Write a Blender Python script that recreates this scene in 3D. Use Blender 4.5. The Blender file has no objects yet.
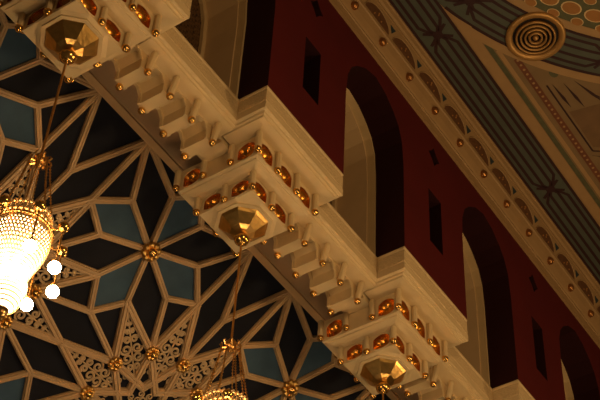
import bpy, bmesh, math, random
from mathutils import Vector, Matrix
from mathutils.geometry import tessellate_polygon, delaunay_2d_cdt

random.seed(7)
PI = math.pi
SC = bpy.context.scene
COL = SC.collection

# ------------------------------------------------------------------ camera
FPX = 1424.1
RC = ((0.5550579, 0.6220989, 0.5521808),
      (-0.8307017, 0.3802821, 0.4065959),
      (0.0429584, -0.6843818, 0.7278572))
cam_data = bpy.data.cameras.new('camera')
cam = bpy.data.objects.new('camera', cam_data)
COL.objects.link(cam)
cam_data.sensor_width = 36.0
cam_data.lens = FPX / 600.0 * 36.0
cam_data.clip_end = 200
cam.matrix_world = Matrix(((RC[0][0], -RC[0][1], -RC[0][2], 0),
                           (RC[1][0], -RC[1][1], -RC[1][2], 0),
                           (RC[2][0], -RC[2][1], -RC[2][2], 0),
                           (0, 0, 0, 1)))
SC.camera = cam

# ------------------------------------------------------------------ world, lights, exposure
world = bpy.data.worlds.new('world')
SC.world = world
world.use_nodes = True
bg = world.node_tree.nodes['Background']
bg.inputs['Color'].default_value = (1.0, 0.62, 0.30, 1)
bg.inputs['Strength'].default_value = 0.035


def lamp(name, loc, energy, color, size, typ='POINT'):
    d = bpy.data.lights.new(name, typ)
    d.energy = energy
    d.color = color
    if typ == 'POINT':
        d.shadow_soft_size = size
    else:
        d.size = size
    o = bpy.data.objects.new(name, d)
    o.location = loc
    COL.objects.link(o)
    return o


WARM = (1.0, 0.64, 0.30)
# warm fill lights added unseen below the picture to brighten bays and wall
lamp('hall_fill', (4.4, 0.3, 6.9), 330, WARM, 0.4)
lamp('hall_fill.001', (9.2, 0.3, 6.9), 330, WARM, 0.4)
lamp('hall_fill.002', (14.0, 0.3, 6.9), 330, WARM, 0.4)

SC.view_settings.view_transform = 'Standard'
SC.view_settings.look = 'None'
SC.view_settings.gamma = 1
SC.view_settings.exposure = 0.0
SC.view_settings.use_curve_mapping = False


# ------------------------------------------------------------------ materials
def mat(name, col, rough=0.6, metal=0.0, noise=0.0, nscale=6.0, bump=0.0, bscale=40.0, emit=None, estr=0.0,
        col2=None, voronoi=False):
    m = bpy.data.materials.new(name)
    m.use_nodes = True
    nt = m.node_tree
    b = nt.nodes['Principled BSDF']
    b.inputs['Base Color'].default_value = (*col, 1)
    b.inputs['Roughness'].default_value = rough
    b.inputs['Metallic'].default_value = metal
    if emit:
        b.inputs['Emission Color'].default_value = (*emit, 1)
        b.inputs['Emission Strength'].default_value = estr
    tc = nt.nodes.new('ShaderNodeTexCoord')
    if noise or col2:
        n = nt.nodes.new('ShaderNodeTexNoise')
        n.inputs['Scale'].default_value = nscale
        n.inputs['Detail'].default_value = 5
        nt.links.new(tc.outputs['Object'], n.inputs['Vector'])
        r = nt.nodes.new('ShaderNodeValToRGB')
        c2 = col2 or tuple(c * (1 - noise) for c in col)
        r.color_ramp.elements[0].position = 0.3
        r.color_ramp.elements[0].color = (*c2, 1)
        r.color_ramp.elements[1].position = 0.7
        r.color_ramp.elements[1].color = (*col, 1)
        nt.links.new(n.outputs['Fac'], r.inputs['Fac'])
        nt.links.new(r.outputs['Color'], b.inputs['Base Color'])
    if bump:
        if voronoi:
            v = nt.nodes.new('ShaderNodeTexVoronoi')
            v.inputs['Scale'].default_value = bscale
            out = v.outputs['Distance']
        else:
            v = nt.nodes.new('ShaderNodeTexNoise')
            v.inputs['Scale'].default_value = bscale
            v.inputs['Detail'].default_value = 4
            out = v.outputs['Fac']
        nt.links.new(tc.outputs['Object'], v.inputs['Vector'])
        bp = nt.nodes.new('ShaderNodeBump')
        bp.inputs['Strength'].default_value = bump
        bp.inputs['Distance'].default_value = 0.02
        nt.links.new(out, bp.inputs['Height'])
        nt.links.new(bp.outputs['Normal'], b.inputs['Normal'])
    return m


M = {}


def dull(m, s=0.12):
    m.node_tree.nodes['Principled BSDF'].inputs['Specular IOR Level'].default_value = s


M['cream'] = mat('cream_plaster', (0.65, 0.48, 0.25), 0.55, noise=0.10, nscale=5, bump=0.05, bscale=60)
M['frieze'] = mat('carved_cream', (0.65, 0.47, 0.24), 0.6, noise=0.16, nscale=45, bump=0.35, bscale=46, voronoi=True)
M['soffit'] = mat('brown_plaster', (0.36, 0.22, 0.11), 0.6, noise=0.12, nscale=4)
M['rib'] = mat('tan_rib', (0.52, 0.33, 0.155), 0.5, noise=0.15, nscale=8, bump=0.05, bscale=50)
M['navy'] = mat('dark_panel_paint', (0.013, 0.013, 0.019), 0.75, noise=0.35, nscale=3)
M['teal'] = mat('teal_panel_paint', (0.055, 0.098, 0.145), 0.7, noise=0.30, nscale=4)
dull(M['navy']); dull(M['teal'])
M['arab'] = mat('scroll_gilt', (0.50, 0.34, 0.17), 0.45, noise=0.15, nscale=20)
M['gold'] = mat('polished_gold', (0.85, 0.50, 0.14), 0.22, 1.0, noise=0.08, nscale=14)
M['leaf'] = mat('gold_leaf', (0.78, 0.47, 0.14), 0.28, 1.0, noise=0.22, nscale=22, bump=0.15, bscale=30)
M['amber'] = mat('amber_gilding', (0.80, 0.33, 0.045), 0.27, 0.9, noise=0.3, nscale=12, bump=0.12, bscale=26)
M['brass'] = mat('brass', (0.72, 0.40, 0.12), 0.3, 1.0, noise=0.15, nscale=20)
M['pale_brass'] = mat('pale_brass', (0.90, 0.62, 0.30), 0.4, 0.6, noise=0.15, nscale=20)
M['red'] = mat('oxblood_plaster', (0.085, 0.0050, 0.0050), 0.75, noise=0.15, nscale=2.5)
M['beige'] = mat('beige_reveal', (0.64, 0.46, 0.25), 0.7, noise=0.1, nscale=3)
dull(M['red'], 0.2)
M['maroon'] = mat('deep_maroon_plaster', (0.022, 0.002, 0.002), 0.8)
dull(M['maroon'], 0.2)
M['screen'] = mat('dark_screen_wood', (0.16, 0.085, 0.035), 0.6)
M['black'] = mat('screen_dark', (0.008, 0.006, 0.005), 0.8)
M['tan'] = mat('tan_paint', (0.37, 0.225, 0.095), 0.6, noise=0.12, nscale=6)
M['tan2'] = mat('ochre_paint', (0.22, 0.14, 0.062), 0.65, noise=0.15, nscale=5)
M['brown2'] = mat('umber_paint', (0.18, 0.10, 0.042), 0.7, noise=0.2, nscale=5)
M['green'] = mat('grey_green_paint', (0.075, 0.088, 0.066), 0.65, noise=0.15, nscale=6)
M['olive'] = mat('olive_paint', (0.10, 0.10, 0.045), 0.65, noise=0.3, nscale=14)
M['stripe'] = mat('dark_red_paint', (0.030, 0.006, 0.007), 0.7)
M['bead'] = mat('red_bead_paint', (0.16, 0.05, 0.02), 0.6, noise=0.2, nscale=10)
M['orange'] = mat('orange_paint', (0.34, 0.15, 0.036), 0.55, noise=0.15, nscale=12)
M['lun'] = mat('lunette_brown', (0.14, 0.058, 0.020), 0.55, noise=0.3, nscale=20, bump=0.3, bscale=30)
M['blue'] = mat('dark_blue_paint', (0.02, 0.035, 0.040), 0.6)
M['bronze'] = mat('bronze_knob', (0.45, 0.20, 0.06), 0.35, 0.85, noise=0.15, nscale=15)
M['vent'] = mat('vent_gilt', (0.50, 0.28, 0.09), 0.4, 0.5, noise=0.12, nscale=12)
M['glow'] = mat('lit_glass', (1, 0.8, 0.5), 0.4, emit=(1.0, 0.72, 0.36), estr=16.0)
M['globe'] = mat('lit_globe', (1, 0.9, 0.8), 0.3, emit=(1.0, 0.80, 0.56), estr=70.0)


# ------------------------------------------------------------------ mesh helpers
class MB:
    def __init__(s):
        s.v = []
        s.f = []
        s.mi = []
        s.sm = []
        s.cur = 0
        s.smooth = False

    def add(s, vs, fs):
        o = len(s.v)
        s.v += [tuple(x) for x in vs]
        for f in fs:
            s.f.append(tuple(i + o for i in f))
            s.mi.append(s.cur)
            s.sm.append(s.smooth)
        return s

    def box(s, x0, x1, y0, y1, z0, z1):
        vs = [(x, y, z) for x in (x0, x1) for y in (y0, y1) for z in (z0, z1)]
        return s.add(vs, [(0, 1, 3, 2), (4, 6, 7, 5), (0, 4, 5, 1), (2, 3, 7, 6), (0, 2, 6, 4), (1, 5, 7, 3)])

    def extrude(s, poly, d, caps=True):
        """poly: list of 3d points, d: vector"""
        n = len(poly)
        d = Vector(d)
        vs = [Vector(p) for p in poly] + [Vector(p) + d for p in poly]
        fs = [(i, (i + 1) % n, n + (i + 1) % n, n + i) for i in range(n)]
        if caps:
            tri = tessellate_polygon([[Vector(p) for p in poly]])
            fs += [tuple(t) for t in tri] + [tuple(n + i for i in t) for t in tri]
        return s.add(vs, fs)

    def lathe(s, prof, seg=16, c=(0, 0, 0), phase=0.0, close=True):
        """prof: (r, z) list"""
        vs = []
        fs = []
        n = len(prof)
        for k in range(seg):
            a = phase + 2 * PI * k / seg
            for r, z in prof:
                vs.append((c[0] + r * math.cos(a), c[1] + r * math.sin(a), c[2] + z))
        for k in range(seg):
            k2 = (k + 1) % seg
            for i in range(n - 1):
                fs.append((k * n + i, k2 * n + i, k2 * n + i + 1, k * n + i + 1))
        return s.add(vs, fs)

    def sphere(s, c, r, seg=14, rings=8, sz=1.0):
        prof = [(max(1e-5, r * math.sin(PI * i / rings)), -r * sz * math.cos(PI * i / rings)) for i in range(rings + 1)]
        old = s.smooth
        s.smooth = True
        s.lathe(prof, seg, c)
        s.smooth = old
        return s

    def tube(s, pts, r, seg=6, closed=False, radii=None, flat=1.0, up=None):
        pts = [Vector(p) for p in pts]
        n = len(pts)
        vs = []
        fs = []
        for i, p in enumerate(pts):
            if closed:
                t = pts[(i + 1) % n] - pts[i - 1]
            else:
                t = pts[min(i + 1, n - 1)] - pts[max(i - 1, 0)]
            t.normalize()
            u = Vector(up) if up else (Vector((0, 0, 1)) if abs(t.z) < 0.9 else Vector((1, 0, 0)))
            a = t.cross(u).normalized()
            b = a.cross(t).normalized()
            rr = radii[i] if radii else r
            for k in range(seg):
                q = 2 * PI * k / seg
                vs.append(p + a * (rr * math.cos(q)) + b * (rr * flat * math.sin(q)))
        for i in range(n if closed else n - 1):
            j = (i + 1) % n
            for k in range(seg):
                k2 = (k + 1) % seg
                fs.append((i * seg + k, i * seg + k2, j * seg + k2, j * seg + k))
        if not closed:
            fs.append(tuple(range(seg)))
            fs.append(tuple(range((n - 1) * seg, n * seg)))
        return s.add(vs, fs)

    def sweep(s, path, prof, closed=False):
        """path: 2d (x,y) polyline; prof: (offset, z); offset to the RIGHT of travel direction, mitred"""
        n = len(path)
        P2 = [Vector(p) for p in path]
        m = len(prof)
        vs = []
        for i in range(n):
            if closed:
                d0 = (P2[i] - P2[i - 1]).normalized()
                d1 = (P2[(i + 1) % n] - P2[i]).normalized()
            else:
                d0 = (P2[i] - P2[i - 1]).normalized() if i > 0 else (P2[1] - P2[0]).normalized()
                d1 = (P2[i + 1] - P2[i]).normalized() if i < n - 1 else d0
            n0 = Vector((d0.y, -d0.x))
            n1 = Vector((d1.y, -d1.x))
            b = n0 + n1
            b = b / (1 + n0.dot(n1))
            for o, z in prof:
                q = P2[i] + b * o
                vs.append((q.x, q.y, z))
        fs = []
        for i in range(n if closed else n - 1):
            j = (i + 1) % n
            for k in range(m - 1):
                fs.append((i * m + k, j * m + k, j * m + k + 1, i * m + k + 1))
        return s.add(vs, fs)

    def build(s, name, mats, parent=None, loc=(0, 0, 0)):
        me = bpy.data.meshes.new(name)
        off = Vector(loc)
        me.from_pydata([tuple(Vector(v) - off) for v in s.v], [], s.f)
        if not isinstance(mats, (list, tuple)):
            mats = [mats]
        for m_ in mats:
            me.materials.append(m_)
        for p, mi, sm in zip(me.polygons, s.mi, s.sm):
            p.material_index = mi
            p.use_smooth = sm
        bm = bmesh.new()
        bm.from_mesh(me)
        bmesh.ops.remove_doubles(bm, verts=bm.verts, dist=1e-5)
        bmesh.ops.recalc_face_normals(bm, faces=bm.faces)
        bm.to_mesh(me)
        bm.free()
        o = bpy.data.objects.new(name, me)
        COL.objects.link(o)
        if parent:
            o.parent = parent
            o.location = off - parent_origin(parent)
        else:
            o.location = off
        return o


def parent_origin(p):
    o = Vector(p.location)
    while p.parent:
        p = p.parent
        o += Vector(p.location)
    return o


def tag(o, label=None, cat=None, group=None, kind=None):
    if label:
        o['label'] = label
    if cat:
        o['category'] = cat
    if group:
        o['group'] = group
    if kind:
        o['kind'] = kind
    return o


def thing(name, loc, label, cat, group=None):
    o = bpy.data.objects.new(name, None)
    o.empty_display_size = 0.2
    COL.objects.link(o)
    o.location = loc
    return tag(o, label, cat, group)


KIDS = {}


def kids(o):
    return [c for c in COL.objects if c.parent == o]


def copy_tree(o, loc, label, group=None):
    r = o.copy()
    COL.objects.link(r)
    r.location = loc
    r['label'] = label
    for ch in kids(o):
        c = ch.copy()
        COL.objects.link(c)
        c.parent = r
        for g in kids(ch):
            d = g.copy()
            COL.objects.link(d)
            d.parent = c
    return r


# ------------------------------------------------------------------ layout numbers (metres, eye at the origin)
P = 2.3943            # bay spacing along the wall
YW = 5.06             # red wall face
YR = 5.40             # recessed face between the piers
ZS = 10.02            # top of the lower cornice
BX = 6.905            # middle of the second bay
BY = 5.697
HB = 0.636            # half width of a bay cornice
ZC = 13.15            # hall ceiling
ACX = 8.105           # middle of the arch between second and third bay
PHI = 0.6427          # slope of the star ceiling
XE, YE, ZE = 7.0674, 6.3632, 10.0

# ------------------------------------------------------------------ red wall with arches, slots and little stars
ARCH = [(-0.565, 0.0), (-0.565, 1.22), (-0.54, 1.56), (-0.47, 1.76), (-0.36, 1.90), (-0.20, 2.03), (0.0, 2.10),
        (0.20, 2.03), (0.36, 1.90), (0.47, 1.76), (0.54, 1.56), (0.565, 1.22), (0.565, 0.0)]


def arch_loop(cx, inset=0.0):
    out = []
    for x, z in ARCH:
        k = (0.565 - inset) / 0.565
        out.append((cx + x * k, ZS + (z - (inset if z > 1.2 else 0))))
    return out


def star_loop(cx, cz, r):
    return [(cx + (r if i % 2 == 0 else r * 0.62) * math.sin(PI * i / 4) * 0.8, cz + (r if i % 2 == 0 else r * 0.62) * math.cos(PI * i / 4))
            for i in range(8)]


KA = range(-3, 4)
X0W, X1W = 0.55, 17.4
outer = [(X0W, ZS), (X1W, ZS), (X1W, 12.6), (X0W, 12.6)]
holes = []
depth = []
for k in KA:
    holes.append(arch_loop(ACX + k * P)); depth.append(YR - YW + 0.02)
    cx = ACX + k * P + P / 2 - 0.0
    sx = 6.935 + k * P
    holes.append([(sx - 0.135, 10.56), (sx + 0.135, 10.56), (sx + 0.135, 11.36), (sx - 0.135, 11.36)]); depth.append(0.7)
    holes.append(star_loop(sx + 0.02, 12.01, 0.15)); depth.append(0.3)
w = MB()
pts2, edg = [], []
for L in [outer] + holes:
    o = len(pts2)
    pts2 += [Vector(p) for p in L]
    edg += [(o + i, o + (i + 1) % len(L)) for i in range(len(L))]
cv, ce, cf, _a, _b, _c = delaunay_2d_cdt(pts2, edg, [], 0, 1e-6)


def in_poly(x, z, L):
    c = False
    for (x0, z0), (x1, z1) in zip(L, L[1:] + L[:1]):
        if (z0 > z) != (z1 > z) and x < (x1 - x0) * (z - z0) / (z1 - z0) + x0:
            c = not c
    return c


keep = []
for f_ in cf:
    mx_ = sum(cv[i].x for i in f_) / len(f_); mz_ = sum(cv[i].y for i in f_) / len(f_)
    if not any(in_poly(mx_, mz_, L) for L in holes):
        keep.append(tuple(f_))
w.add([(p.x, YW, p.y) for p in cv], keep)
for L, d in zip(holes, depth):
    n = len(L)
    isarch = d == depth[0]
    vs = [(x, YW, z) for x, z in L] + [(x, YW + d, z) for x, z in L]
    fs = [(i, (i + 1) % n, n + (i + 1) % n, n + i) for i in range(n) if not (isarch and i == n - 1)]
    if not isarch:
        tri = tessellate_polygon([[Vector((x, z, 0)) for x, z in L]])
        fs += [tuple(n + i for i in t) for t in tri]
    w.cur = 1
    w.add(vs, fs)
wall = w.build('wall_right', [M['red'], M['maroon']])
tag(wall, 'dark oxblood red upper wall pierced by tall arches, slots and small stars', 'wall', kind='structure')

# arch linings with their screens
for k in KA:
    cx = ACX + k * P
    win = bpy.data.objects.new('window_%d' % (k + 4), None)
    COL.objects.link(win)
    win.location = (cx, YR, ZS)
    tag(win, 'recessed arched window opening lined in beige with a dark pierced screen', 'window', 'arched openings of the red wall', 'structure')

    def ring(mb, in0, in1, y0, y1):
        A = arch_loop(cx, in0)
        B = arch_loop(cx, in1)
        n = len(A)
        for (LA, LB, ya, yb) in ((A, B, y0, y0), (B, B, y0, y1), (A, B, y1, y1), (A, A, y0, y1)):
            vs = [(x, ya, z) for x, z in LA] + [(x, yb, z) for x, z in LB]
            mb.add(vs, [(i, i + 1, n + i + 1, n + i) for i in range(n - 1)])
    mb = MB(); ring(mb, -0.03, 0.022, YR, YR + 0.09); mb.build('window_trim', M['cream'], win, (cx, YR, ZS))
    mb = MB(); ring(mb, -0.03, 0.035, YR + 0.09, YR + 0.46); mb.build('reveal', M['beige'], win, (cx, YR, ZS))
    mb = MB(); ring(mb, -0.03, 0.085, YR + 0.46, YR + 0.50); mb.build('screen_frame', M['cream'], win, (cx, YR, ZS))
    # pierced screen: crossing laths in four directions
    mb = MB()
    ys = YR + 0.50

    def inside(x, z):
        if z < 0 or z > 2.1 or abs(x) > 0.565:
            return False
        for (x0, z0), (x1, z1) in zip(ARCH[6:], ARCH[7:]):
            if z1 <= z <= z0 and z0 > z1:
                return abs(x) <= x0 + (x1 - x0) * (z0 - z) / (z0 - z1)
        return True

    def lath(px, pz, dx, dz, wd):
        ts = [t * 0.02 for t in range(-170, 171)]
        run = [t for t in ts if inside(px + dx * t, pz + dz * t)]
        if len(run) < 3:
            return
        a, b = run[0], run[-1]
        q = Vector((-dz, dx)) * wd
        A = Vector((px + dx * a, pz + dz * a)); B = Vector((px + dx * b, pz + dz * b))
        poly = [A + q, B + q, B - q, A - q]
        mb.extrude([(cx + v.x, ys, ZS + v.y) for v in poly], (0, 0.03, 0))
    st = 0.095
    for i in range(-24, 25):
        lath(i * st, 1.0, 0.7071, 0.7071, 0.008)
        lath(i * st, 1.0, -0.7071, 0.7071, 0.008)
        if abs(i) < 7:
            lath(i * st, 0.5, 0, 1, 0.007)
        lath(0, 1.0 + i * st, 1, 0, 0.007)
    mb.build('lattice_screen', M['screen'], win, (cx, YR, ZS))
    mb = MB()
    L = [(x * 1.04, z) for x, z in ARCH]
    mb.extrude([(cx + x, ys + 0.10, ZS + z) for x, z in L], (0, 0.02, 0))
    mb.build('back_panel', M['black'], win, (cx, YR, ZS))

# ------------------------------------------------------------------ lower cornice between the bays
CPROF = [(-0.52, ZS), (0.0, ZS), (0.0, ZS - 0.022), (-0.010, ZS - 0.03), (-0.010, ZS - 0.205), (0.0, ZS - 0.212), (0.0, ZS - 0.295),
         (-0.014, ZS - 0.300), (-0.030, ZS - 0.302), (-0.036, ZS - 0.320), (-0.052, ZS - 0.325), (-0.058, ZS - 0.345), (-0.25, ZS - 0.362)]
FPROF = [(-0.012, ZS - 0.032), (-0.003, ZS - 0.042), (-0.003, ZS - 0.192), (-0.012, ZS - 0.203)]
YC = 5.375
for k in range(-2, 4):
    x0 = BX + (k - 1) * P + HB - 0.04
    x1 = BX + k * P - HB + 0.04
    mb = MB(); mb.sweep([(x0, YC), (x1, YC)], [(o, z) for o, z in CPROF])
    t_ = mb.build('trim_%d' % (k + 3), M['cream'])
    tag(t_, 'straight cream cornice run at the foot of an arched opening', 'cornice', 'cornice runs between the bays', 'structure')
    mb = MB(); mb.sweep([(x0, YC), (x1, YC)], FPROF); mb.build('carved_frieze', M['frieze'], t_)
mb = MB()
mb.box(X0W, X1W, 5.86, 6.40, 10.0, 10.08)
t_ = mb.build('trim_8', M['soffit'])
tag(t_, 'brown soffit strip between the bracket row and the star ceiling', 'soffit', kind='structure')
mb = MB(); mb.box(X0W, X1W, YE - 0.05, YE + 0.03, 9.975, 10.01); mb.build('edge_molding', M['rib'], t_)

# ------------------------------------------------------------------ upper cornice
UP = [(5.06, 12.40), (5.03, 12.40), (5.03, 12.53), (5.018, 12.54), (5.018, 12.56), (5.00, 12.585), (4.965, 12.655), (4.935, 12.74),
      (4.92, 12.75), (4.915, 12.80), (4.925, 12.805), (4.87, 13.02), (4.862, 13.02), (4.857, 13.05), (4.835, 13.07), (4.82, 13.115),
      (4.80, 13.12), (4.80, 13.16), (5.2, 13.16)]
mb = MB()
n = len(UP)
mb.add([(X0W, y, z) for y, z in UP] + [(X1W, y, z) for y, z in UP], [(i, i + 1, n + i + 1, n + i) for i in range(n - 1)])
uc = mb.build('trim_9', M['tan'])
tag(uc, 'long tan upper cornice under the painted ceiling with bronze knobs and lunettes', 'cornice', kind='structure')
SB = 0.5750
XB0 = 7.507
fd = Vector((0, 4.87 - 4.925, 13.02 - 12.805)).normalized()
fn = Vector((0, -fd.z, fd.y))


def frz(x, h, out=0.0):
    p = Vector((x, 4.925, 12.805)) + fd * h + fn * out
    return p


for i in range(-8, 16):
    x = XB0 + i * SB
    if x < X0W + 0.4 or x > X1W - 0.5:
        continue
    mb = MB(); mb.sphere((x, 4.962, 12.645), 0.050)
    mb.smooth = True; mb.lathe([(0.001, 0.05), (0.022, 0.05), (0.026, 0.03), (0.018, 0.02)], 12, (x, 4.965, 12.655))
    mb.build('knob', M['bronze'], uc)
    # lunette: half ellipse recess panel with raised rim and gilt sprig
    lx = x + 0.39
    mb = MB()
    pts = [frz(lx + 0.245 * math.cos(a), 0.003 + 0.165 * math.sin(a), 0.004) for a in [PI * j / 16 for j in range(17)]]
    mb.extrude(pts, -fn * 0.01)
    lu = mb.build('lunette', M['lun'], uc)
    mb = MB(); mb.tube([frz(lx + 0.247 * math.cos(a), 0.003 + 0.167 * math.sin(a), 0.004) for a in [PI * j / 16 for j in range(17)]], 0.006, 5)
    mb.build('lunette_rim', M['tan'], lu)
    mb = MB()
    for q in range(-1, 2):
        mb.sphere(frz(lx + 0.07 * q, 0.05 + (0.03 if q % 2 == 0 else 0.0), 0.006), 0.012, 8, 5)
    mb.sphere(frz(lx, 0.11, 0.006), 0.014, 8, 5)
    mb.build('gilt_sprig', M['orange'], lu)
    tx = lx + SB / 2
    mb = MB()
    mb.extrude([frz(tx - 0.055, 0.165, 0.004), frz(tx + 0.055, 0.165, 0.004), frz(tx, 0.075, 0.004)], -fn * 0.01)
    mb.build('spandrel_triangle', M['blue'], uc)

# ------------------------------------------------------------------ painted hall ceiling
mb = MB(); mb.box(X0W, X1W, -1.0, 5.2, ZC, ZC + 0.1)
ceil = mb.build('ceiling', M['tan'])
tag(ceil, 'painted hall ceiling with tan ground, striped bands and ornament', 'ceiling', kind='structure')


def flatpoly(mb, pts, layer, th=0.0025):
    z = ZC - 0.0035 * layer
    mb.extrude([(x, y, z) for x, y in pts], (0, 0, 0.003))


def strip(mb, pts, wd, layer, closed=False):
    """mitred ribbon of width wd along 2d pts"""
    n = len(pts)
    Pp = [Vector(p) for p in pts]
    L, R_ = [], []
    for i in range(n):
        d0 = (Pp[i] - Pp[i - 1]).normalized() if i > 0 else (Pp[1] - Pp[0]).normalized()
        d1 = (Pp[i + 1] - Pp[i]).normalized() if i < n - 1 else d0
        n0 = Vector((d0.y, -d0.x)); n1 = Vector((d1.y, -d1.x))
        b = (n0 + n1) / max(0.5, 1 + n0.dot(n1))
        L.append(Pp[i] + b * wd / 2); R_.append(Pp[i] - b * wd / 2)
    z = ZC - 0.0035 * layer
    vs = [(p.x, p.y, z) for p in L] + [(p.x, p.y, z) for p in R_]
    mb.add(vs, [(i, i + 1, n + i + 1, n + i) for i in range(n - 1)])


YB0, YB1 = 4.80, 4.34
KNOTS = [8.65 + 2.8 * i for i in range(-3, 4)]
mb = MB()
strip(mb, [(X0W, (YB0 + YB1) / 2), (X1W, (YB0 + YB1) / 2)], YB0 - YB1, 1)
mb.cur = 1


def knot_lines(mb, emit):
    """stripes run along s; across coordinate t in -.23...23"""


def band_stripes(mb, fmap, s0, s1, knots, hw, ycap=99.0):
    """fmap(s,t) -> (x,y)"""
    offs = [-0.62, -0.22, 0.22, 0.62]
    wd = 0.037
    lay = [2.0]

    def line(pts):
        fine = []
        for (a, b) in zip(pts, pts[1:]):
            m = max(1, int(abs(b[0] - a[0]) / 0.12))
            for q in range(m):
                fine.append(fmap(a[0] + (b[0] - a[0]) * q / m, a[1] + (b[1] - a[1]) * q / m))
        fine.append(fmap(*pts[-1]))
        run = []
        for p in fine + [None]:
            if p is None or p[1] > ycap:
                if len(run) > 1:
                    strip(mb, run, wd, lay[0])
                run = []
            elif not run or (Vector(p) - Vector(run[-1])).length > 0.004:
                run.append(p)
    line([(s0, -hw + 0.015), (s1, -hw + 0.015)])
    line([(s0, hw - 0.015), (s1, hw - 0.015)])
    ks = [k for k in knots if s0 < k < s1]
    ks = sorted(ks)
    ends = [s0] + ks + [s1]
    for a, b in zip(ends, ends[1:]):
        for o in offs:
            t = o * hw
            big = abs(o) > 0.5
            pts = []
            g0 = 0.20 if big else 0.10
            if a in ks:
                pts += [(a + 0.03, t * 0.30), (a + g0, t)]
            else:
                pts += [(a, t)]
            if b in ks:
                pts += [(b - g0, t), (b - 0.03, t * 0.30)]
            else:
                pts += [(b, t)]
            line(pts)
    for kx in ks:
        lay[0] = 2.15
        line([(kx - 0.10, -hw * 0.62), (kx + 0.10, hw * 0.62)])
        lay[0] = 2.3
        line([(kx - 0.10, hw * 0.62), (kx + 0.10, -hw * 0.62)])
        # dark heart of the knot
        c = fmap(kx, 0)
        flatpoly(mb, [(c[0] + 0.062 * math.cos(a), c[1] + 0.062 * math.sin(a)) for a in [PI * j / 4 + PI / 8 for j in range(8)]], 2.75)
        lay[0] = 2.0


ym = (YB0 + YB1) / 2
band_stripes(mb, lambda s, t: (s, ym + t), X0W, X1W, KNOTS, (YB0 - YB1) / 2)
mb.build('striped_band', [M['green'], M['stripe']], ceil)

CX, CY = 7.27, 0.40     # centre of the great ring on the ceiling
RO, RI = 4.07, 3.56


def arcpts(r, a0, a1, n=60):
    return [(CX + r * math.cos(a0 + (a1 - a0) * i / n), CY + r * math.sin(a0 + (a1 - a0) * i / n)) for i in range(n + 1)]


def clip_arc(r, ymax):
    a = math.asin(min(1, (ymax - CY) / r))
    return a


# ring band: from where it leaves the straight band round to the right
aS = math.asin(min(1.0, (YB1 - CY) / RO)) if RO + CY > YB1 else PI / 2
mb = MB()
for sgn in (0, 1):
    pts = []
    A0, A1 = math.radians(-20), math.radians(90)
    ang = [A0 + (A1 - A0) * i / 80 for i in range(81)]
    if sgn:
        ang = [PI - a for a in ang]
    o_ = [(CX + RO * math.cos(a), min(CY + RO * math.sin(a), YB1)) for a in ang]
    i_ = [(CX + RI * math.cos(a), min(CY + RI * math.sin(a), YB1)) for a in ang]
    z = ZC - 0.0035 * 2.2
    nn = len(ang)
    mb.add([(x, y, z) for x, y in o_ + i_], [(i, i + 1, nn + i + 1, nn + i) for i in range(nn - 1)])
mb.cur = 1
rm = (RO + RI) / 2


def ringmap(s, t):
    a = PI / 2 - s / rm
    x, y = CX + (rm + t) * math.cos(a), CY + (rm + t) * math.sin(a)
    return x, y


_old_strip = strip


def strip3(mb, pts, wd, layer, closed=False):
    _old_strip(mb, pts, wd, layer + 1.2, closed)


strip = strip3
_oldflat = flatpoly


def flatpoly(mb, pts, layer, th=0.0025):
    _oldflat(mb, pts, layer + 1.2)


s_med = (PI / 2 - math.atan2(3.65 - CY, 9.25 - CX)) * rm
s_kn = (PI / 2 - math.atan2(4.06 - CY, 8.44 - CX)) * rm
band_stripes(mb, ringmap, -5.5, 6.6, [s_kn, 2 * s_med - s_kn, -s_kn, -(2 * s_med - s_kn)], (RO - RI) / 2, YB1 - 0.01)
mb.build('ring_band', [M['green'], M['stripe']], ceil)
strip = _old_strip
flatpoly = _oldflat

# cream fillets either side of the ring, inner scale border with orange ovals
mb = MB()
strip(mb, arcpts(RO + 0.055, math.radians(-20), math.radians(70.2)), 0.10, 3.2)
flatpoly(mb, [(8.46, 4.305), (8.72, 4.33), (8.95, 4.20), (8.74, 4.19)], 3.35)
strip(mb, arcpts(RI - 0.05, math.radians(-20), math.radians(200), 120), 0.10, 3.2)
mb.build('ring_fillet', M['tan'], ceil)
mb = MB()
strip(mb, arcpts(RI - 0.33, math.radians(-20), math.radians(200), 120), 0.46, 1)
bd = mb.build('scale_border', M['olive'], ceil)
mb = MB(); mb2 = MB()
for j in range(-6, 60):
    a = math.radians(56.0 - 5.05 * (j - 4))
    if not (-0.3 < a < 3.3):
        continue
    for rr, dj in ((RI - 0.27, 0), (RI - 0.13, 0.5), (RI - 0.44, 0.5)):
        aa = a + math.radians(5.05 * dj)
        c = Vector((CX + rr * math.cos(aa), CY + rr * math.sin(aa)))
        ra = Vector((math.cos(aa), math.sin(aa))); ta = Vector((-ra.y, ra.x))
        f0 = 1.0 if dj == 0 else 0.62
        for (k_, m_, L) in ((1.0, mb2, 2.0 + dj), (0.86, mb, 3.2 + dj)):
            q = [c + ta * (0.125 * k_ * f0 * math.cos(t)) + ra * (0.085 * k_ * f0 * math.sin(t)) for t in [2 * PI * i / 16 for i in range(16)]]
            flatpoly(m_, [(v.x, v.y) for v in q], L)
mb2.build('oval_rim', M['cream'], bd)
mb.build('oval', M['orange'], bd)

# spandrel panel between straight band and ring
mb = MB(); mb.cur = 0
strip(mb, [(8.66, 4.27), (X1W, 4.25)], 0.12, 3.0)
mb.build('straight_fillet', M['tan'], ceil)


def below_ring(x):
    """y of fillet's outer edge at x"""
    r = RO + 0.10
    d = r * r - (x - CX) ** 2
    return CY + math.sqrt(d) if d > 0 else -1.0


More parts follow.
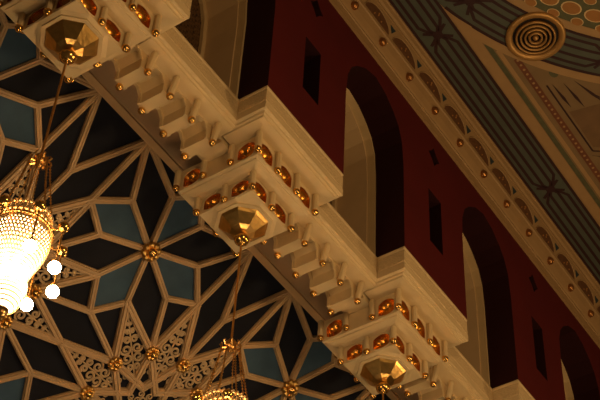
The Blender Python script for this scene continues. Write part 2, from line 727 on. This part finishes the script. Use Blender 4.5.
def span_strip(mb, y0, y1, xs, layer, x_end=X1W):
    # horizontal strip y0>y1 starting where the ring fillet stops hiding it
    strip(mb, [(xs, (y0 + y1) / 2), (x_end, (y0 + y1) / 2)], y0 - y1, layer)


mb = MB()
xs = [8.85 + 0.05 * i for i in range(60)]
poly = [(8.85, 4.20)] + [(X1W, 4.20), (X1W, 0.4)] + [(x, max(below_ring(x), 0.4)) for x in reversed(xs)]
flatpoly(mb, poly, 0.6)
sp = mb.build('spandrel_panel', M['tan2'], ceil)
mb = MB(); strip(mb, [(9.05, 4.165), (X1W, 4.165)], 0.055, 1.6); mb.build('olive_border', M['olive'], sp)
mb = MB(); strip(mb, [(9.2, 4.10), (X1W, 4.07)], 0.05, 1.7); mb.build('ochre_border', M['tan'], sp)
mb = MB(); strip(mb, [(9.42, 3.975), (X1W, 3.95)], 0.075, 1.8)
mb.cur = 1
x = 9.45
while x < X1W:
    mb.smooth = False
    yy = 3.975 - 0.025 * (x - 9.42) / (X1W - 9.42)
    flatpoly(mb, [(x + 0.016 * math.cos(t), yy + 0.016 * math.sin(t)) for t in [2 * PI * i / 8 for i in range(8)]], 2.6)
    x += 0.078
mb.build('beaded_border', [M['bead'], M['tan']], sp)
mb = MB()
for (a, b, wd) in (((9.95, 3.86), (11.15, 3.85), 0.022), ((11.15, 3.85), (11.35, 3.55), 0.022)):
    strip(mb, [a, b], wd, 1.8)
for (x0, y0, x1, y1) in ((9.96, 3.80, 10.40, 3.765), (10.02, 3.68, 10.48, 3.63), (10.05, 3.56, 10.55, 3.40), (10.35, 3.45, 10.7, 3.3), (11.2, 3.9, 11.7, 3.35)):
    d = Vector((x1 - x0, y1 - y0)); q = Vector((-d.y, d.x)).normalized() * 0.018
    m_ = Vector((x0, y0)) + d * 0.6
    flatpoly(mb, [(x0, y0), (m_.x - q.x, m_.y - q.y), (x1, y1), (m_.x + q.x, m_.y + q.y)], 1.9)
mb.build('dark_leaf_ornament', M['stripe'], sp)
mb = MB()
flatpoly(mb, [(10.45, 3.82), (11.1, 3.82), (11.3, 3.5), (11.0, 3.0), (10.55, 3.35)], 1.3)
mb.build('umber_inset', M['brown2'], sp)
mb = MB()
flatpoly(mb, [(9.83 + 0.07 * math.cos(t), 3.71 + 0.05 * math.sin(t)) for t in [2 * PI * i / 14 for i in range(14)]], 1.3)
mb.build('olive_spot', M['olive'], sp)

# round air diffuser on the ring
mx, my = 9.24, 3.64
vent = thing('ceiling_vent', (mx, my, ZC - 0.01), 'round gilded ceiling air vent of concentric rings on the painted ring band', 'ceiling vent')
mb = MB(); mb.smooth = True
mb.lathe([(0.335, 0.0), (0.34, -0.02), (0.325, -0.04), (0.295, -0.04), (0.265, -0.025), (0.258, 0.0)], 48, (mx, my, ZC - 0.01))
mb.build('outer_ring', M['vent'], vent, (mx, my, ZC - 0.01))
mb = MB(); mb.lathe([(0.001, 0.004), (0.26, 0.004), (0.26, 0.0), (0.001, 0.0)], 40, (mx, my, ZC - 0.012)); mb.build('dark_backing', M['black'], vent, (mx, my, ZC - 0.01))
for r in (0.215, 0.165, 0.115, 0.068):
    mb = MB(); mb.smooth = True
    mb.lathe([(r + 0.017, -0.002), (r + 0.012, -0.045 - 0.06 * (0.25 - r)), (r - 0.004, -0.05 - 0.06 * (0.25 - r)), (r - 0.012, -0.03), (r + 0.017, -0.002)], 40, (mx, my, ZC - 0.012))
    mb.build('vent_ring', M['vent'], vent, (mx, my, ZC - 0.01))
mb = MB(); mb.sphere((mx, my, ZC - 0.045), 0.034); mb.build('centre_knob', M['vent'], vent, (mx, my, ZC - 0.01))

# ------------------------------------------------------------------ star ceiling (ten-fold star pattern on a sloping plane)
ev = Vector((0, math.cos(PHI), -math.sin(PHI)))
nv = -Vector((0, math.sin(PHI), math.cos(PHI)))
O3 = Vector((XE, YE, ZE))


def S(u, v, h=0.0):
    return O3 + Vector((u * P, 0, 0)) + ev * (v * P) + nv * (h - 0.05)


VM = 0.811
mb = MB()
vs = [S(-2.7, -0.02), S(4.3, -0.02), S(4.3, 1.95), S(-2.7, 1.95)]
mb.extrude(vs, -nv * 0.06)
sc_ = mb.build('ceiling_left', M['navy'])
tag(sc_, 'sloping star ceiling of dark and teal panels set in tan strapwork', 'ceiling', kind='structure')

segs_thin, segs_fat = [], []
RR, RT = 0.262, 0.50


def rpt(k, ang, r):
    a = math.radians(ang)
    return (0.5 + k + r * math.sin(a), VM - r * math.cos(a))


def add_seg(lst, a, b):
    lst.append((a, b))


teal = []
for k in range(-2, 4):
    half = []
    for sg in (-1, 1):
        E_ = (k, 0.304)
        s1 = (k + sg * 0.095, 0.088); s2 = (k + sg * 0.215, 0.213); s3 = (k + sg * 0.215, 0.396); s4 = (k + sg * 0.095, 0.517)
        T0 = (k + sg * 0.352, 0.0); T1 = (k + sg * 0.346, 0.599); K = (k + sg * 0.348, 0.326); Kb = (k, 0.644)
        Q = (k + sg * 0.5, 0.30); D = (k + sg * 0.5, 0.549); B = (k + sg * 0.251, 0.730); X = (k, VM)
        top = (k, 0.0)
        thin = [(E_, s1), (E_, s2), (E_, s3), (E_, s4), (T0, s1), (T0, s2), (T1, s3), (K, s2), (K, s3), (Kb, s4), (K, T0), (Kb, B),
                (Q, T0), (s1, top)]
        if sg == 1:
            thin.append((Q, D))
        fat = [(K, D), (K, T1), (s4, T1), (s4, B), (X, B)]
        half += [(thin, segs_thin), (fat, segs_fat)]
        teal.append([E_, s2, K, s3])
    s4a = (k - 0.095, 0.517); s4b = (k + 0.095, 0.517)
    teal.append([(k, 0.304), s4b, (k, 0.644), s4a])
    teal.append([(k, 0.304), (k - 0.095, 0.088), (k, 0.0), (k + 0.095, 0.088)])
    for lst, dst in half:
        for a, b in lst:
            dst.append((a, b))
            am, bm_ = (a[0], 2 * VM - a[1]), (b[0], 2 * VM - b[1])
            dst.append((am, bm_))
for k in range(-2, 3):
    for i in range(10):
        a = 36 * i
        for sg in (-36, 36):
            segs_fat.append((rpt(k, a, RR), rpt(k, a + sg, 0.382 * RR)))


def rib(mb, a, b, wd, h):
    A, B = Vector(a), Vector(b)
    d = (B - A).normalized()
    q = Vector((-d.y, d.x)) * (wd / P)
    A2, B2 = A - d * (wd * 0.25 / P), B + d * (wd * 0.25 / P)
    secs = [(0.5, 0.0), (0.5, h * 0.62), (0.40, h * 0.62), (0.33, h), (0.12, h), (0.07, h * 0.85), (-0.07, h * 0.85), (-0.12, h), (-0.33, h), (-0.40, h * 0.62), (-0.5, h * 0.62), (-0.5, 0.0)]
    vs = []
    for pnt in (A2, B2):
        for o, hh in secs:
            c = pnt + q * o
            vs.append(S(c.x, c.y, hh))
    n = len(secs)
    fs = [(i, i + 1, n + i + 1, n + i) for i in range(n - 1)]
    fs += [tuple(range(n)), tuple(range(n, 2 * n))]
    mb.add(vs, fs)


mb = MB()
for i, (a, b) in enumerate(segs_thin):
    rib(mb, a, b, 0.062, 0.052 + 0.0006 * (i % 5))
mb.build('thin_strapwork', M['rib'], sc_)
mb = MB()
for i, (a, b) in enumerate(segs_fat):
    rib(mb, a, b, 0.078, 0.060 + 0.0006 * (i % 5))
mb.build('broad_strapwork', M['rib'], sc_)
for poly in teal:
    for mir in (0, 1):
        q = [(u, 2 * VM - v) if mir else (u, v) for u, v in poly]
        mb = MB()
        mb.extrude([S(u, v, 0.006) for u, v in q], nv * 0.004)
        mb.build('teal_panel', M['teal'], sc_)


# pierced scrollwork in the star points
def spiral(mb, c, ax, r, hand, turns=1.35, wd=0.0135):
    pts = []
    n = 18
    ax = Vector(ax).normalized()
    ay = Vector((-ax.y, ax.x)) * hand
    for i in range(n + 1):
        t = i / n
        rad = r * (1 - 0.78 * t)
        a = PI + 2 * PI * turns * t
        p = Vector(c) + ax * (rad * math.cos(a)) + ay * (rad * math.sin(a))
        pts.append(S(p.x, p.y, 0.022))
    mb.tube(pts, wd, 5, up=nv, flat=0.7)


def arabesque(tip, f1, inner, f2):
    tip, f1, inner, f2 = map(Vector, (tip, f1, inner, f2))
    mb = MB()
    ax = (tip - inner)
    L = ax.length
    ax.normalize()
    ay = Vector((-ax.y, ax.x))
    t_w = (f1 - inner).dot(ax)
    hw = abs((f1 - inner).dot(ay))

    def half(t):
        return hw * (t / t_w) if t < t_w else hw * (L - t) / (L - t_w)
    mb.tube([S(*(inner + ax * L * s), 0.022) for s in (0.1, 0.3, 0.5, 0.7, 0.86)], 0.009, 5, up=nv, flat=0.7)
    for fr in (0.22, 0.33, 0.44, 0.55, 0.65, 0.74, 0.82):
        t = L * fr
        w_ = max(0.004, half(t) - 0.020)
        r = min(0.5 * w_, 0.024)
        for sg in (-1, 1):
            c = inner + ax * t + ay * (sg * r * 1.02)
            spiral(mb, c, ay * -sg, r, sg if fr < 0.5 else -sg)
            if w_ > 2.6 * r:
                c2 = inner + ax * (t + 0.012) + ay * (sg * (2.0 * r + 0.5 * (w_ - 2 * r)))
                spiral(mb, c2, ax, min(0.021, 0.5 * (w_ - 2 * r)), -sg)
    return mb


for k in (-2, -1, 0, 1):
    for mir in (0, 1):
        for i in range(10):
            pass
    for i in range(10):
        a = 36 * i + 18
        mb = arabesque(rpt(k, a, RT), rpt(k, a - 18, RR), rpt(k, a, 0.47 * RR), rpt(k, a + 18, RR))
        mb.build('scroll_panel', M['arab'], sc_)
    mb = MB()
    for i in range(10):
        a = 36 * i
        ar = Vector(rpt(0, a, 1)) - Vector(rpt(0, a, 0))
        c = rpt(k, a, 0.66 * RR)
        at = Vector((-ar.y, ar.x))
        for sg in (-1, 1):
            cc = Vector(c) + at * (0.014 * sg)
            spiral(mb, cc, at * -sg, 0.012, sg, wd=0.008)
        spiral(mb, rpt(k, a + 18, 0.17 * RR), ar, 0.017, 1 if i % 2 else -1, wd=0.009)
    for i in range(10):
        spiral(mb, rpt(k, 36 * i, 0.27 * RR), Vector(rpt(0, 36 * i, 1)) - Vector(rpt(0, 36 * i, 0)), 0.016, -1 if i % 2 else 1, wd=0.009)
    mb.tube([S(*rpt(k, a, 0.09 * RR), 0.022) for a in range(0, 360, 20)], 0.009, 5, closed=True, up=nv, flat=0.7)
    mb.build('centre_scroll_panel', M['arab'], sc_)

# ------------------------------------------------------------------ gold bosses of the star ceiling


def boss(u, v, r, label):
    c = S(u, v, 0.055)
    b = thing('gold_boss', c, label, 'ceiling boss', 'gold flower bosses of the star ceiling')
    ax = Vector((1, 0, 0))
    mb = MB()
    mb.smooth = True
    for j in range(8):
        a = 2 * PI * j / 8
        p = c + ax * (r * 0.72 * math.cos(a)) + ev * (r * 0.72 * math.sin(a)) + nv * 0.010
        mb.sphere(p, r * 0.36, 10, 6)
    mb.build('petals', M['leaf'], b, c)
    mb = MB(); mb.sphere(c + nv * 0.03, r * 0.5, 12, 8); mb.build('centre_bead', M['gold'], b, c)
    mb = MB()
    mb.smooth = False
    ringp = [c + ax * (r * 0.8 * math.cos(a)) + ev * (r * 0.8 * math.sin(a)) - nv * 0.012 for a in [2 * PI * i / 12 for i in range(12)]]
    mb.extrude(ringp, nv * 0.014); mb.build('back_plate', M['leaf'], b, c)
    return b


boss(0, 0.304, 0.10, 'large gold flower boss where eight ribs meet, between the two chandeliers')
boss(1, 0.304, 0.10, 'large gold flower boss where eight ribs meet, under the third bay')
boss(-1, 0.304, 0.10, 'large gold flower boss where eight ribs meet, beyond the first bay')
ring_lab = {0: 'gold flower boss atop the lower scrollwork rosette, toward the second chandelier cord',
            36: 'gold flower boss of the lower scrollwork rosette, straight below the large boss',
            72: 'gold flower boss of the lower scrollwork rosette, above its bottom-edge boss',
            108: 'gold flower boss of the lower scrollwork rosette, at the bottom edge of the picture',
            -36: 'gold flower boss of the lower scrollwork rosette, behind the lamps of the second chandelier',
            -72: 'gold flower boss of the lower scrollwork rosette, hidden by the bowl of the second chandelier'}
for a, lab in ring_lab.items():
    u, v = rpt(0, -a, RR)
    boss(u, v, 0.075, lab)
u, v = rpt(-1, 108, RR)
boss(u, v, 0.075, 'gold flower boss beside the hanging glass globes of the lit chandelier')
u, v = rpt(-1, 72, RR)
boss(u, v, 0.075, 'small gold flower boss glinting between the bowl and the globes of the lit chandelier')
u, v = rpt(-1, 0, RR)
boss(u, v, 0.075, 'gold flower boss behind the crown of the lit chandelier')

# ------------------------------------------------------------------ modillion brackets
XM = [5.2544, 5.5634, 5.8723, 6.1812]
HW = 0.1545


def bracket_profile(pw, ht):
    """outline in (dx,z) for one bracket: pier bottom and half arches either side"""
    zt, zb = 9.70, 9.465
    return [(-HW, zt), (-HW, zb + ht), (-pw - 0.052, zb + ht), (-pw, zb + ht - 0.075), (-pw, zb),
            (pw, zb), (pw, zb + ht - 0.075), (pw + 0.052, zb + ht), (HW, zb + ht), (HW, zt)]


def make_bracket(x, label):
    base = (x, 5.70, 9.465)
    t = thing('cornice_bracket', base, label, 'bracket', 'brackets in the row under the cornice')
    mb = MB(); mb.extrude([(x + dx, 5.585, z) for dx, z in bracket_profile(0.056, 0.205)], (0, 0.245, 0)); mb.build('block', M['cream'], t, base)
    mb = MB(); mb.extrude([(x + dx, 5.572, z) for dx, z in bracket_profile(0.066, 0.180)], (0, 0.02, 0)); mb.build('front_arch', M['cream'], t, base)
    mb = MB(); mb.extrude([(x + dx, 5.83, z) for dx, z in bracket_profile(0.066, 0.180)], (0, 0.03, 0)); mb.build('rear_arch', M['cream'], t, base)
    for nm, y in (('front_post', 5.547), ('rear_post', 5.855)):
        mb = MB(); tl = -0.045 if nm == 'front_post' else 0.0
        mb.tube([(x, y, 9.458), (x, y, 9.468), (x, y + tl, 9.655), (x, y + tl, 9.662)], 0.03, 8, radii=[0.025, 0.031, 0.031, 0.027], up=(0, 1, 0.01))
        p_ = mb.build(nm, M['cream'], t, base)
        mb = MB(); mb.sphere((x, y, 9.438), 0.035); mb.build('ball', M['gold'], p_, base)
    return t


bl = {(-1, 0): 'cream bracket tucked against the far side of the first bay, under the cornice',
      (0, 0): 'first cream bracket with gold balls beyond the lit chandelier bay',
      (0, 1): 'second cream bracket with gold balls after the lit chandelier bay',
      (0, 2): 'third cream bracket with gold balls after the lit chandelier bay',
      (0, 3): 'cream bracket with gold balls touching the near side of the middle bay',
      (1, 0): 'first cream bracket with gold balls after the middle bay',
      (1, 1): 'second cream bracket with gold balls after the middle bay',
      (1, 2): 'third cream bracket with gold balls after the middle bay',
      (1, 3): 'cream bracket with gold balls touching the lower bay near the bottom edge',
      (2, 0): 'first cream bracket beyond the lower bay, at the bottom edge',
      (2, 1): 'second cream bracket beyond the lower bay, at the bottom edge',
      (2, 2): 'third cream bracket beyond the lower bay, cut by the bottom edge',
      (2, 3): 'cream bracket against the last bay, cut by the bottom edge',
      (-1, 3): 'cream bracket touching the near side of the lit chandelier bay, outside the picture corner'}
proto = None
for (k, i), lab in bl.items():
    x = XM[i] + k * P
    if proto is None:
        proto = make_bracket(XM[0], lab)
        proto.location.x = x
    else:
        copy_tree(proto, (x, 5.70, 9.465), lab)

# ------------------------------------------------------------------ corbelled bays
UH, LH = 0.455, 0.305
ZU, ZL = 9.438, 9.172


def niche_outline(n=10):
    """leaf outline in (s, z): local half-width .1, z 0..0.19"""
    pts = []
    for (p0, p1, p2) in (((-0.094, 0.010), (-0.080, -0.022), (0.0, -0.030)), ((0.0, -0.030), (0.080, -0.022), (0.094, 0.010)),
                         ((0.094, 0.010), (0.098, 0.085), (0.094, 0.145)), ((0.094, 0.145), (0.070, 0.192), (0.0, 0.202)),
                         ((0.0, 0.202), (-0.070, 0.192), (-0.094, 0.145)), ((-0.094, 0.145), (-0.098, 0.085), (-0.094, 0.010))):
        for i in range(n):
            t = i / n
            pts.append(tuple((1 - t) ** 2 * a + 2 * t * (1 - t) * b + t * t * c for a, b, c in zip(p0, p1, p2)))
    return pts


LEAF = niche_outline(5)


def tier(t, base, half, n, zb, zt, blank=None):
    """square tier: four faces of n cells each between posts"""
    hf = half - 0.020
    pb = zb - (0.042 if n == 3 else 0.026)
    h0, h1 = pb + 0.010, min(zb + 0.188, zt - 0.018)
    cell = 2 * half / n
    walls = MB()
    for f in range(4):
        c, s = math.cos(f * PI / 2), math.sin(f * PI / 2)

        def W(a, d, z):
            x, y = a, -hf - d
            return (BX + c * x - s * y, BY + s * x + c * y, z)
        for j in range(n):
            ac = -half + cell * (j + 0.5)
            hole = [(ac + p[0] * cell / 0.303 * 1.0, h0 + (p[1] + 0.030) * (h1 - h0) / 0.232) for p in LEAF]
            sl = ac - cell / 2 if j else -hf
            sr = ac + cell / 2 if j < n - 1 else hf
            outer = [(sl, pb), (sr, pb), (sr, zt), (sl, zt)]
            if blank and (f, j) in blank:
                walls.add([W(a, 0, z) for a, z in outer], [(0, 1, 2, 3)])
                continue
            loops = [[Vector((a, z, 0)) for a, z in outer], [Vector((a, z, 0)) for a, z in hole]]
            fl = outer + hole
            walls.add([W(a, 0, z) for a, z in fl], [tuple(q) for q in tessellate_polygon(loops)])
            # gilded cup behind the opening
            cup = MB(); cup.smooth = True
            N = len(hole)
            zc = (h0 + h1) / 2 + 0.012
            rings = [(1.0, 0.0), (0.95, -0.028), (0.80, -0.058), (0.55, -0.080), (0.28, -0.092)]
            vs = []
            for sc, d in rings:
                for a, z in hole:
                    vs.append(W(ac + (a - ac) * sc, d, zc + (z - zc) * sc))
            vs.append(W(ac, -0.096, zc))
            fs = []
            for r in range(len(rings) - 1):
                for i in range(N):
                    i2 = (i + 1) % N
                    fs.append((r * N + i, r * N + i2, (r + 1) * N + i2, (r + 1) * N + i))
            o = (len(rings) - 1) * N
            for i in range(N):
                fs.append((o + i, o + (i + 1) % N, len(rings) * N))
            cup.add(vs, fs)
            # raised lip
            nb = cup.build('gilded_niche', M['amber'], t, base)
            lip = MB(); lip.smooth = True
            lip.tube([W(a, 0.0, z) for a, z in hole], 0.006, 5, closed=True)
            lip.build('niche_rim', M['cream'], nb, base)
    walls.build('tier_wall', M['cream'], t, base)
    done = set()
    for f in range(4):
        c, s = math.cos(f * PI / 2), math.sin(f * PI / 2)
        for j in range(n):
            x, y = -half + cell * j, -half
            px, py = BX + c * x - s * y, BY + s * x + c * y
            mb = MB()
            mb.lathe([(0.001, zb + 0.018), (0.026, zb + 0.018), (0.031, zb + 0.026), (0.031, zt - 0.03), (0.027, zt - 0.012), (0.001, zt - 0.004)], 8, (px, py, 0), PI / 8)
            p_ = mb.build('post', M['cream'], t, base)
            mb = MB(); mb.sphere((px, py, zb), 0.035); mb.build('ball', M['gold'], p_, base)


def square_rings(mb, rings):
    """list of (half, z) square rings joined"""
    vs = []
    for h, z in rings:
        vs += [(BX - h, BY - h, z), (BX + h, BY - h, z), (BX + h, BY + h, z), (BX - h, BY + h, z)]
    fs = []
    for r in range(len(rings) - 1):
        for i in range(4):
            i2 = (i + 1) % 4
            fs.append((r * 4 + i, r * 4 + i2, (r + 1) * 4 + i2, (r + 1) * 4 + i))
    mb.add(vs, fs)


def make_bay(label):
    base = (BX, BY, 8.88)
    t = thing('corbel_bay', base, label, 'corbel', 'corbelled bays along the red wall')
    yb = 5.56
    path = [(BX - HB, yb), (BX - HB, YW), (BX + HB, YW), (BX + HB, yb)]
    path = path[::-1]
    prof = [(-o, z) for o, z in CPROF]
    mb = MB(); mb.sweep(path, prof)
    mb.add([(BX - HB, YW, ZS), (BX + HB, YW, ZS), (BX + HB, yb, ZS), (BX - HB, yb, ZS)], [(0, 1, 2, 3)])
    co = mb.build('cornice', M['cream'], t, base)
    mb = MB(); mb.sweep(path, [(-o, z) for o, z in FPROF]); mb.build('carved_frieze', M['frieze'], co, base)
    tier(t, base, UH, 3, ZU, 9.672, blank={(3, 1), (1, 1)})
    mb = MB()
    for sg in (-1, 1):
        xa, xb = sorted((BX + sg * (UH - 0.015), BX + sg * 0.575))
        mb = MB(); mb.box(xa, xb, 5.575, 5.86, 9.615, 9.70); mb.build('side_filler', M['cream'], t, base)
    mb = MB()
    h = UH
    square_rings(mb, [(h - 0.020, ZU - 0.040), (h - 0.012, ZU - 0.043), (h - 0.014, ZU - 0.048), (h - 0.042, ZU - 0.052), (h - 0.046, ZU - 0.064), (h - 0.08, ZU - 0.068), (h - 0.115, ZU - 0.078), (LH - 0.008, ZU - 0.082), (LH - 0.04, ZU - 0.082)])
    mb.build('step_molding', M['cream'], t, base)
    tier(t, base, LH, 2, ZL, ZU - 0.076)
    # underside of the lower tier: square to octagon
    mb = MB()
    sq = []
    for i in range(8):
        a = PI / 8 + i * PI / 4
        c, s = math.cos(a), math.sin(a)
        k_ = (LH - 0.020) / max(abs(c), abs(s))
        sq.append((BX + c * k_, BY + s * k_))
    corners = {}
    lo = [(BX + 0.268 * math.cos(PI / 8 + i * PI / 4), BY + 0.268 * math.sin(PI / 8 + i * PI / 4)) for i in range(8)]
    li = [(BX + 0.232 * math.cos(PI / 8 + i * PI / 4), BY + 0.232 * math.sin(PI / 8 + i * PI / 4)) for i in range(8)]
    hz = ZL - 0.025
    vs = [(x, y, hz) for x, y in sq] + [(x, y, hz - 0.012) for x, y in lo] + [(x, y, hz - 0.030) for x, y in lo] + [(x, y, hz - 0.030) for x, y in li] + [(x, y, hz - 0.005) for x, y in li]
    fs = []
    for r in range(4):
        for i in range(8):
            i2 = (i + 1) % 8
            fs.append((r * 8 + i, r * 8 + i2, (r + 1) * 8 + i2, (r + 1) * 8 + i))
    hh = LH - 0.020
    cs = [(BX + hh, BY + hh), (BX - hh, BY + hh), (BX - hh, BY - hh), (BX + hh, BY - hh)]
    o = len(vs)
    vs += [(x, y, hz) for x, y in cs]
    for q in range(4):
        fs.append((2 * q, 2 * q + 1, o + q))
    mb.add(vs, fs)
    mb.build('octagon_collar', M['cream'], t, base)
    mb = MB()
    mb.lathe([(0.234, 0.0), (0.230, -0.020), (0.208, -0.046), (0.118, -0.122), (0.055, -0.147), (0.035, -0.152)], 8, (BX, BY, ZL - 0.030), PI / 8)
    bo = mb.build('gold_bowl', M['leaf'], t, base)
    mb = MB(); mb.smooth = True
    mb.lathe([(0.030, 0.012), (0.042, 0.0), (0.030, -0.009), (0.055, -0.020), (0.074, -0.048), (0.062, -0.080), (0.036, -0.098), (0.016, -0.106), (0.022, -0.114), (0.012, -0.126), (0.001, -0.13)], 20, (BX, BY, ZL - 0.192))
    mb.build('finial', M['gold'], bo, base)
    return t


bay = make_bay('ornate cream corbel bay with gold niches and bowl, the middle one of the picture')
copy_tree(bay, (BX - P, BY, 8.88), 'ornate cream corbel bay with gold bowl at the top corner, above the lit chandelier')
copy_tree(bay, (BX + P, BY, 8.88), 'ornate cream corbel bay with gold bowl at the bottom edge, past the second chandelier')
copy_tree(bay, (BX + 2 * P, BY, 8.88), 'corbel bay of which only a cream cornice corner shows in the bottom corner')

# ------------------------------------------------------------------ hanging chandeliers
ZR = 6.93


def make_chandelier(x, ph, label):
    base = (x, BY, 6.16)
    t = thing('chandelier', base, label, 'chandelier', 'chandeliers hanging from the bays')

    def bd(mb, name, m, par=t):
        return mb.build(name, m, par, base)
    mb = MB(); mb.tube([(x, BY, ZL - 0.324), (x, BY, 7.74)], 0.010, 8)
    bd(mb, 'cord', M['brass'])
    mb = MB(); mb.smooth = True
    mb.lathe([(0.001, 0.07), (0.018, 0.06), (0.014, 0.045), (0.04, 0.03), (0.052, 0.0), (0.04, -0.035), (0.018, -0.05), (0.028, -0.065), (0.001, -0.085)], 14, (x, BY, 7.70))
    kn = bd(mb, 'top_knop', M['brass'])
    mb = MB()
    for j in range(8):
        a = ph + 2 * PI * j / 8
        mb.tube([(x + r * math.cos(a), BY + r * math.sin(a), 7.70 + z) for r, z in ((0.03, -0.03), (0.07, -0.035), (0.09, -0.01), (0.075, 0.012))], 0.008, 5)
    bd(mb, 'hook_leaf', M['brass'], kn)
    for j in range(8):
        a = ph + 2 * PI * (j + 0.5) / 8
        mb = MB(); mb.smooth = True
        n = 60
        pts = []
        rad = []
        for i in range(n + 1):
            s = i / n
            r = 0.08 + (0.195 - 0.08) * (s ** 1.25)
            z = 7.68 + (ZR + 0.13 - 7.68) * s
            pts.append((x + r * math.cos(a), BY + r * math.sin(a), z))
            rad.append(0.0095 if i % 3 == 1 else 0.004)
        mb.tube(pts, 0.01, 6, radii=rad)
        bd(mb, 'chain', M['brass'])
    # crown band: pierced fence of little arches above the ring
    mb = MB()
    for zz, r in ((ZR + 0.02, 0.208), (ZR + 0.13, 0.195)):
        mb.tube([(x + r * math.cos(a), BY + r * math.sin(a), zz) for a in [2 * PI * i / 40 for i in range(40)]], 0.007, 5, closed=True)
    for i in range(32):
        a0 = 2 * PI * i / 32
        a1 = 2 * PI * (i + 1) / 32
        loop = []
        for q in range(9):
            f_ = q / 8
            a = a0 + (a1 - a0) * f_
            z = ZR + 0.02 + 0.115 * math.sin(PI * f_)
            r = 0.208 - 0.12 * (z - ZR - 0.02)
            loop.append((x + r * math.cos(a), BY + r * math.sin(a), z))
        mb.tube(loop, 0.006, 4)
        am = (a0 + a1) / 2
        mb.sphere((x + 0.204 * math.cos(am), BY + 0.204 * math.sin(am), ZR + 0.055), 0.013, 6, 4)
        mb.sphere((x + 0.193 * math.cos(a0), BY + 0.193 * math.sin(a0), ZR + 0.145), 0.012, 6, 4)
    bd(mb, 'crown_band', M['pale_brass'])
    mb = MB(); mb.smooth = True
    mb.tube([(x + 0.220 * math.cos(a), BY + 0.220 * math.sin(a), ZR) for a in [2 * PI * i / 48 for i in range(48)]], 0.010, 8, closed=True)
    bd(mb, 'rim_ring', M['brass'])
    # pierced bowl
    ctrl = [(0.216, 0.0), (0.221, 0.06), (0.217, 0.12), (0.204, 0.18), (0.184, 0.24), (0.161, 0.30), (0.140, 0.36), (0.126, 0.41),
            (0.120, 0.45), (0.136, 0.48), (0.140, 0.54), (0.130, 0.60), (0.105, 0.665), (0.06, 0.71), (0.045, 0.72)]
    prof = []
    for (r0, z0), (r1, z1) in zip(ctrl, ctrl[1:]):
        prof += [(r0, ZR - z0), ((r0 + r1) / 2, ZR - (z0 + z1) / 2)]
    prof.append((ctrl[-1][0], ZR - ctrl[-1][1]))
    mb = MB()
    seg = 52
    for i in range(len(prof) - 1):
        for k in range(seg):
            sh = 0.5 * (i % 2)
            a0 = 2 * PI * (k + sh) / seg; a1 = 2 * PI * (k + 1 + sh) / seg
            (r0, z0), (r1, z1) = prof[i], prof[i + 1]
            q = [Vector((x + r * math.cos(a), BY + r * math.sin(a), z)) for r, a, z in ((r0, a0, z0), (r0, a1, z0), (r1, a1, z1), (r1, a0, z1))]
            c = sum(q, Vector()) / 4
            e1 = (q[1] + q[2] - q[0] - q[3]) / 4
            e2 = (q[0] + q[1] - q[2] - q[3]) / 4
            outer8 = [q[0], (q[0] + q[1]) / 2, q[1], (q[1] + q[2]) / 2, q[2], (q[2] + q[3]) / 2, q[3], (q[3] + q[0]) / 2]
            inner8 = []
            for g in range(8):
                aa = math.radians(135 - 45 * g)
                hs = 0.36 + 0.016 * i
                inner8.append(c + e1 * (hs * math.cos(aa)) + e2 * (hs * math.sin(aa)))
            mb.add(outer8 + inner8, [(g, (g + 1) % 8, 8 + (g + 1) % 8, 8 + g) for g in range(8)])
    bd(mb, 'pierced_bowl', M['pale_brass'])
    mb = MB(); mb.smooth = True
    mb.lathe([(max(0.001, r - 0.014), z) for r, z in prof[1:]] + [(0.001, ZR - 0.715)], 32, (x, BY, 0))
    mb.lathe([(0.001, ZR - 0.05), (prof[1][0] - 0.014, ZR - 0.06)], 32, (x, BY, 0))
    bd(mb, 'glass_lining', M['glow'])
    mb = MB(); mb.smooth = True
    mb.lathe([(0.055, 0), (0.03, -0.01), (0.035, -0.03), (0.012, -0.045), (0.001, -0.05)], 14, (x, BY, ZR - 0.72)); bd(mb, 'bottom_finial', M['brass'])
    RB = 0.315
    for j in range(8):
        a = ph + 2 * PI * j / 8
        ca, sa = math.cos(a), math.sin(a)
        mb = MB(); mb.tube([(x + r * ca, BY + r * sa, z) for r, z in ((0.222, ZR), (0.26, ZR - 0.012), (0.29, ZR - 0.006), (0.315, ZR + 0.0))], 0.009, 6)
        ar = bd(mb, 'arm', M['brass'])
        bx, by = x + RB * ca, BY + RB * sa
        mb = MB(); mb.sphere((bx, by, ZR), 0.042); bd(mb, 'gold_ball', M['gold'], ar)
        mb = MB(); mb.smooth = True
        mb.tube([(bx, by, ZR - 0.04 - 0.012 * i) for i in range(25)], 0.01, 6, radii=[0.010 if i % 3 == 1 else 0.005 for i in range(25)])
        mb.lathe([(0.006, 0.03), (0.022, 0.015), (0.03, 0.0), (0.024, -0.012)], 12, (bx, by, ZR - 0.335))
        bd(mb, 'drop_chain', M['brass'], ar)
        mb = MB(); mb.sphere((bx, by, ZR - 0.385), 0.045); bd(mb, 'glass_globe', M['globe'], ar)
    return t


make_chandelier(BX - P, math.radians(21), 'large lit brass chandelier with pierced bowl and glowing glass globes, hanging at the picture edge')
make_chandelier(BX, math.radians(42), 'second brass chandelier whose crown and balls rise into the bottom edge')
make_chandelier(BX + P, math.radians(30), 'brass chandelier hung from the bay at the bottom edge, only its cord in view')
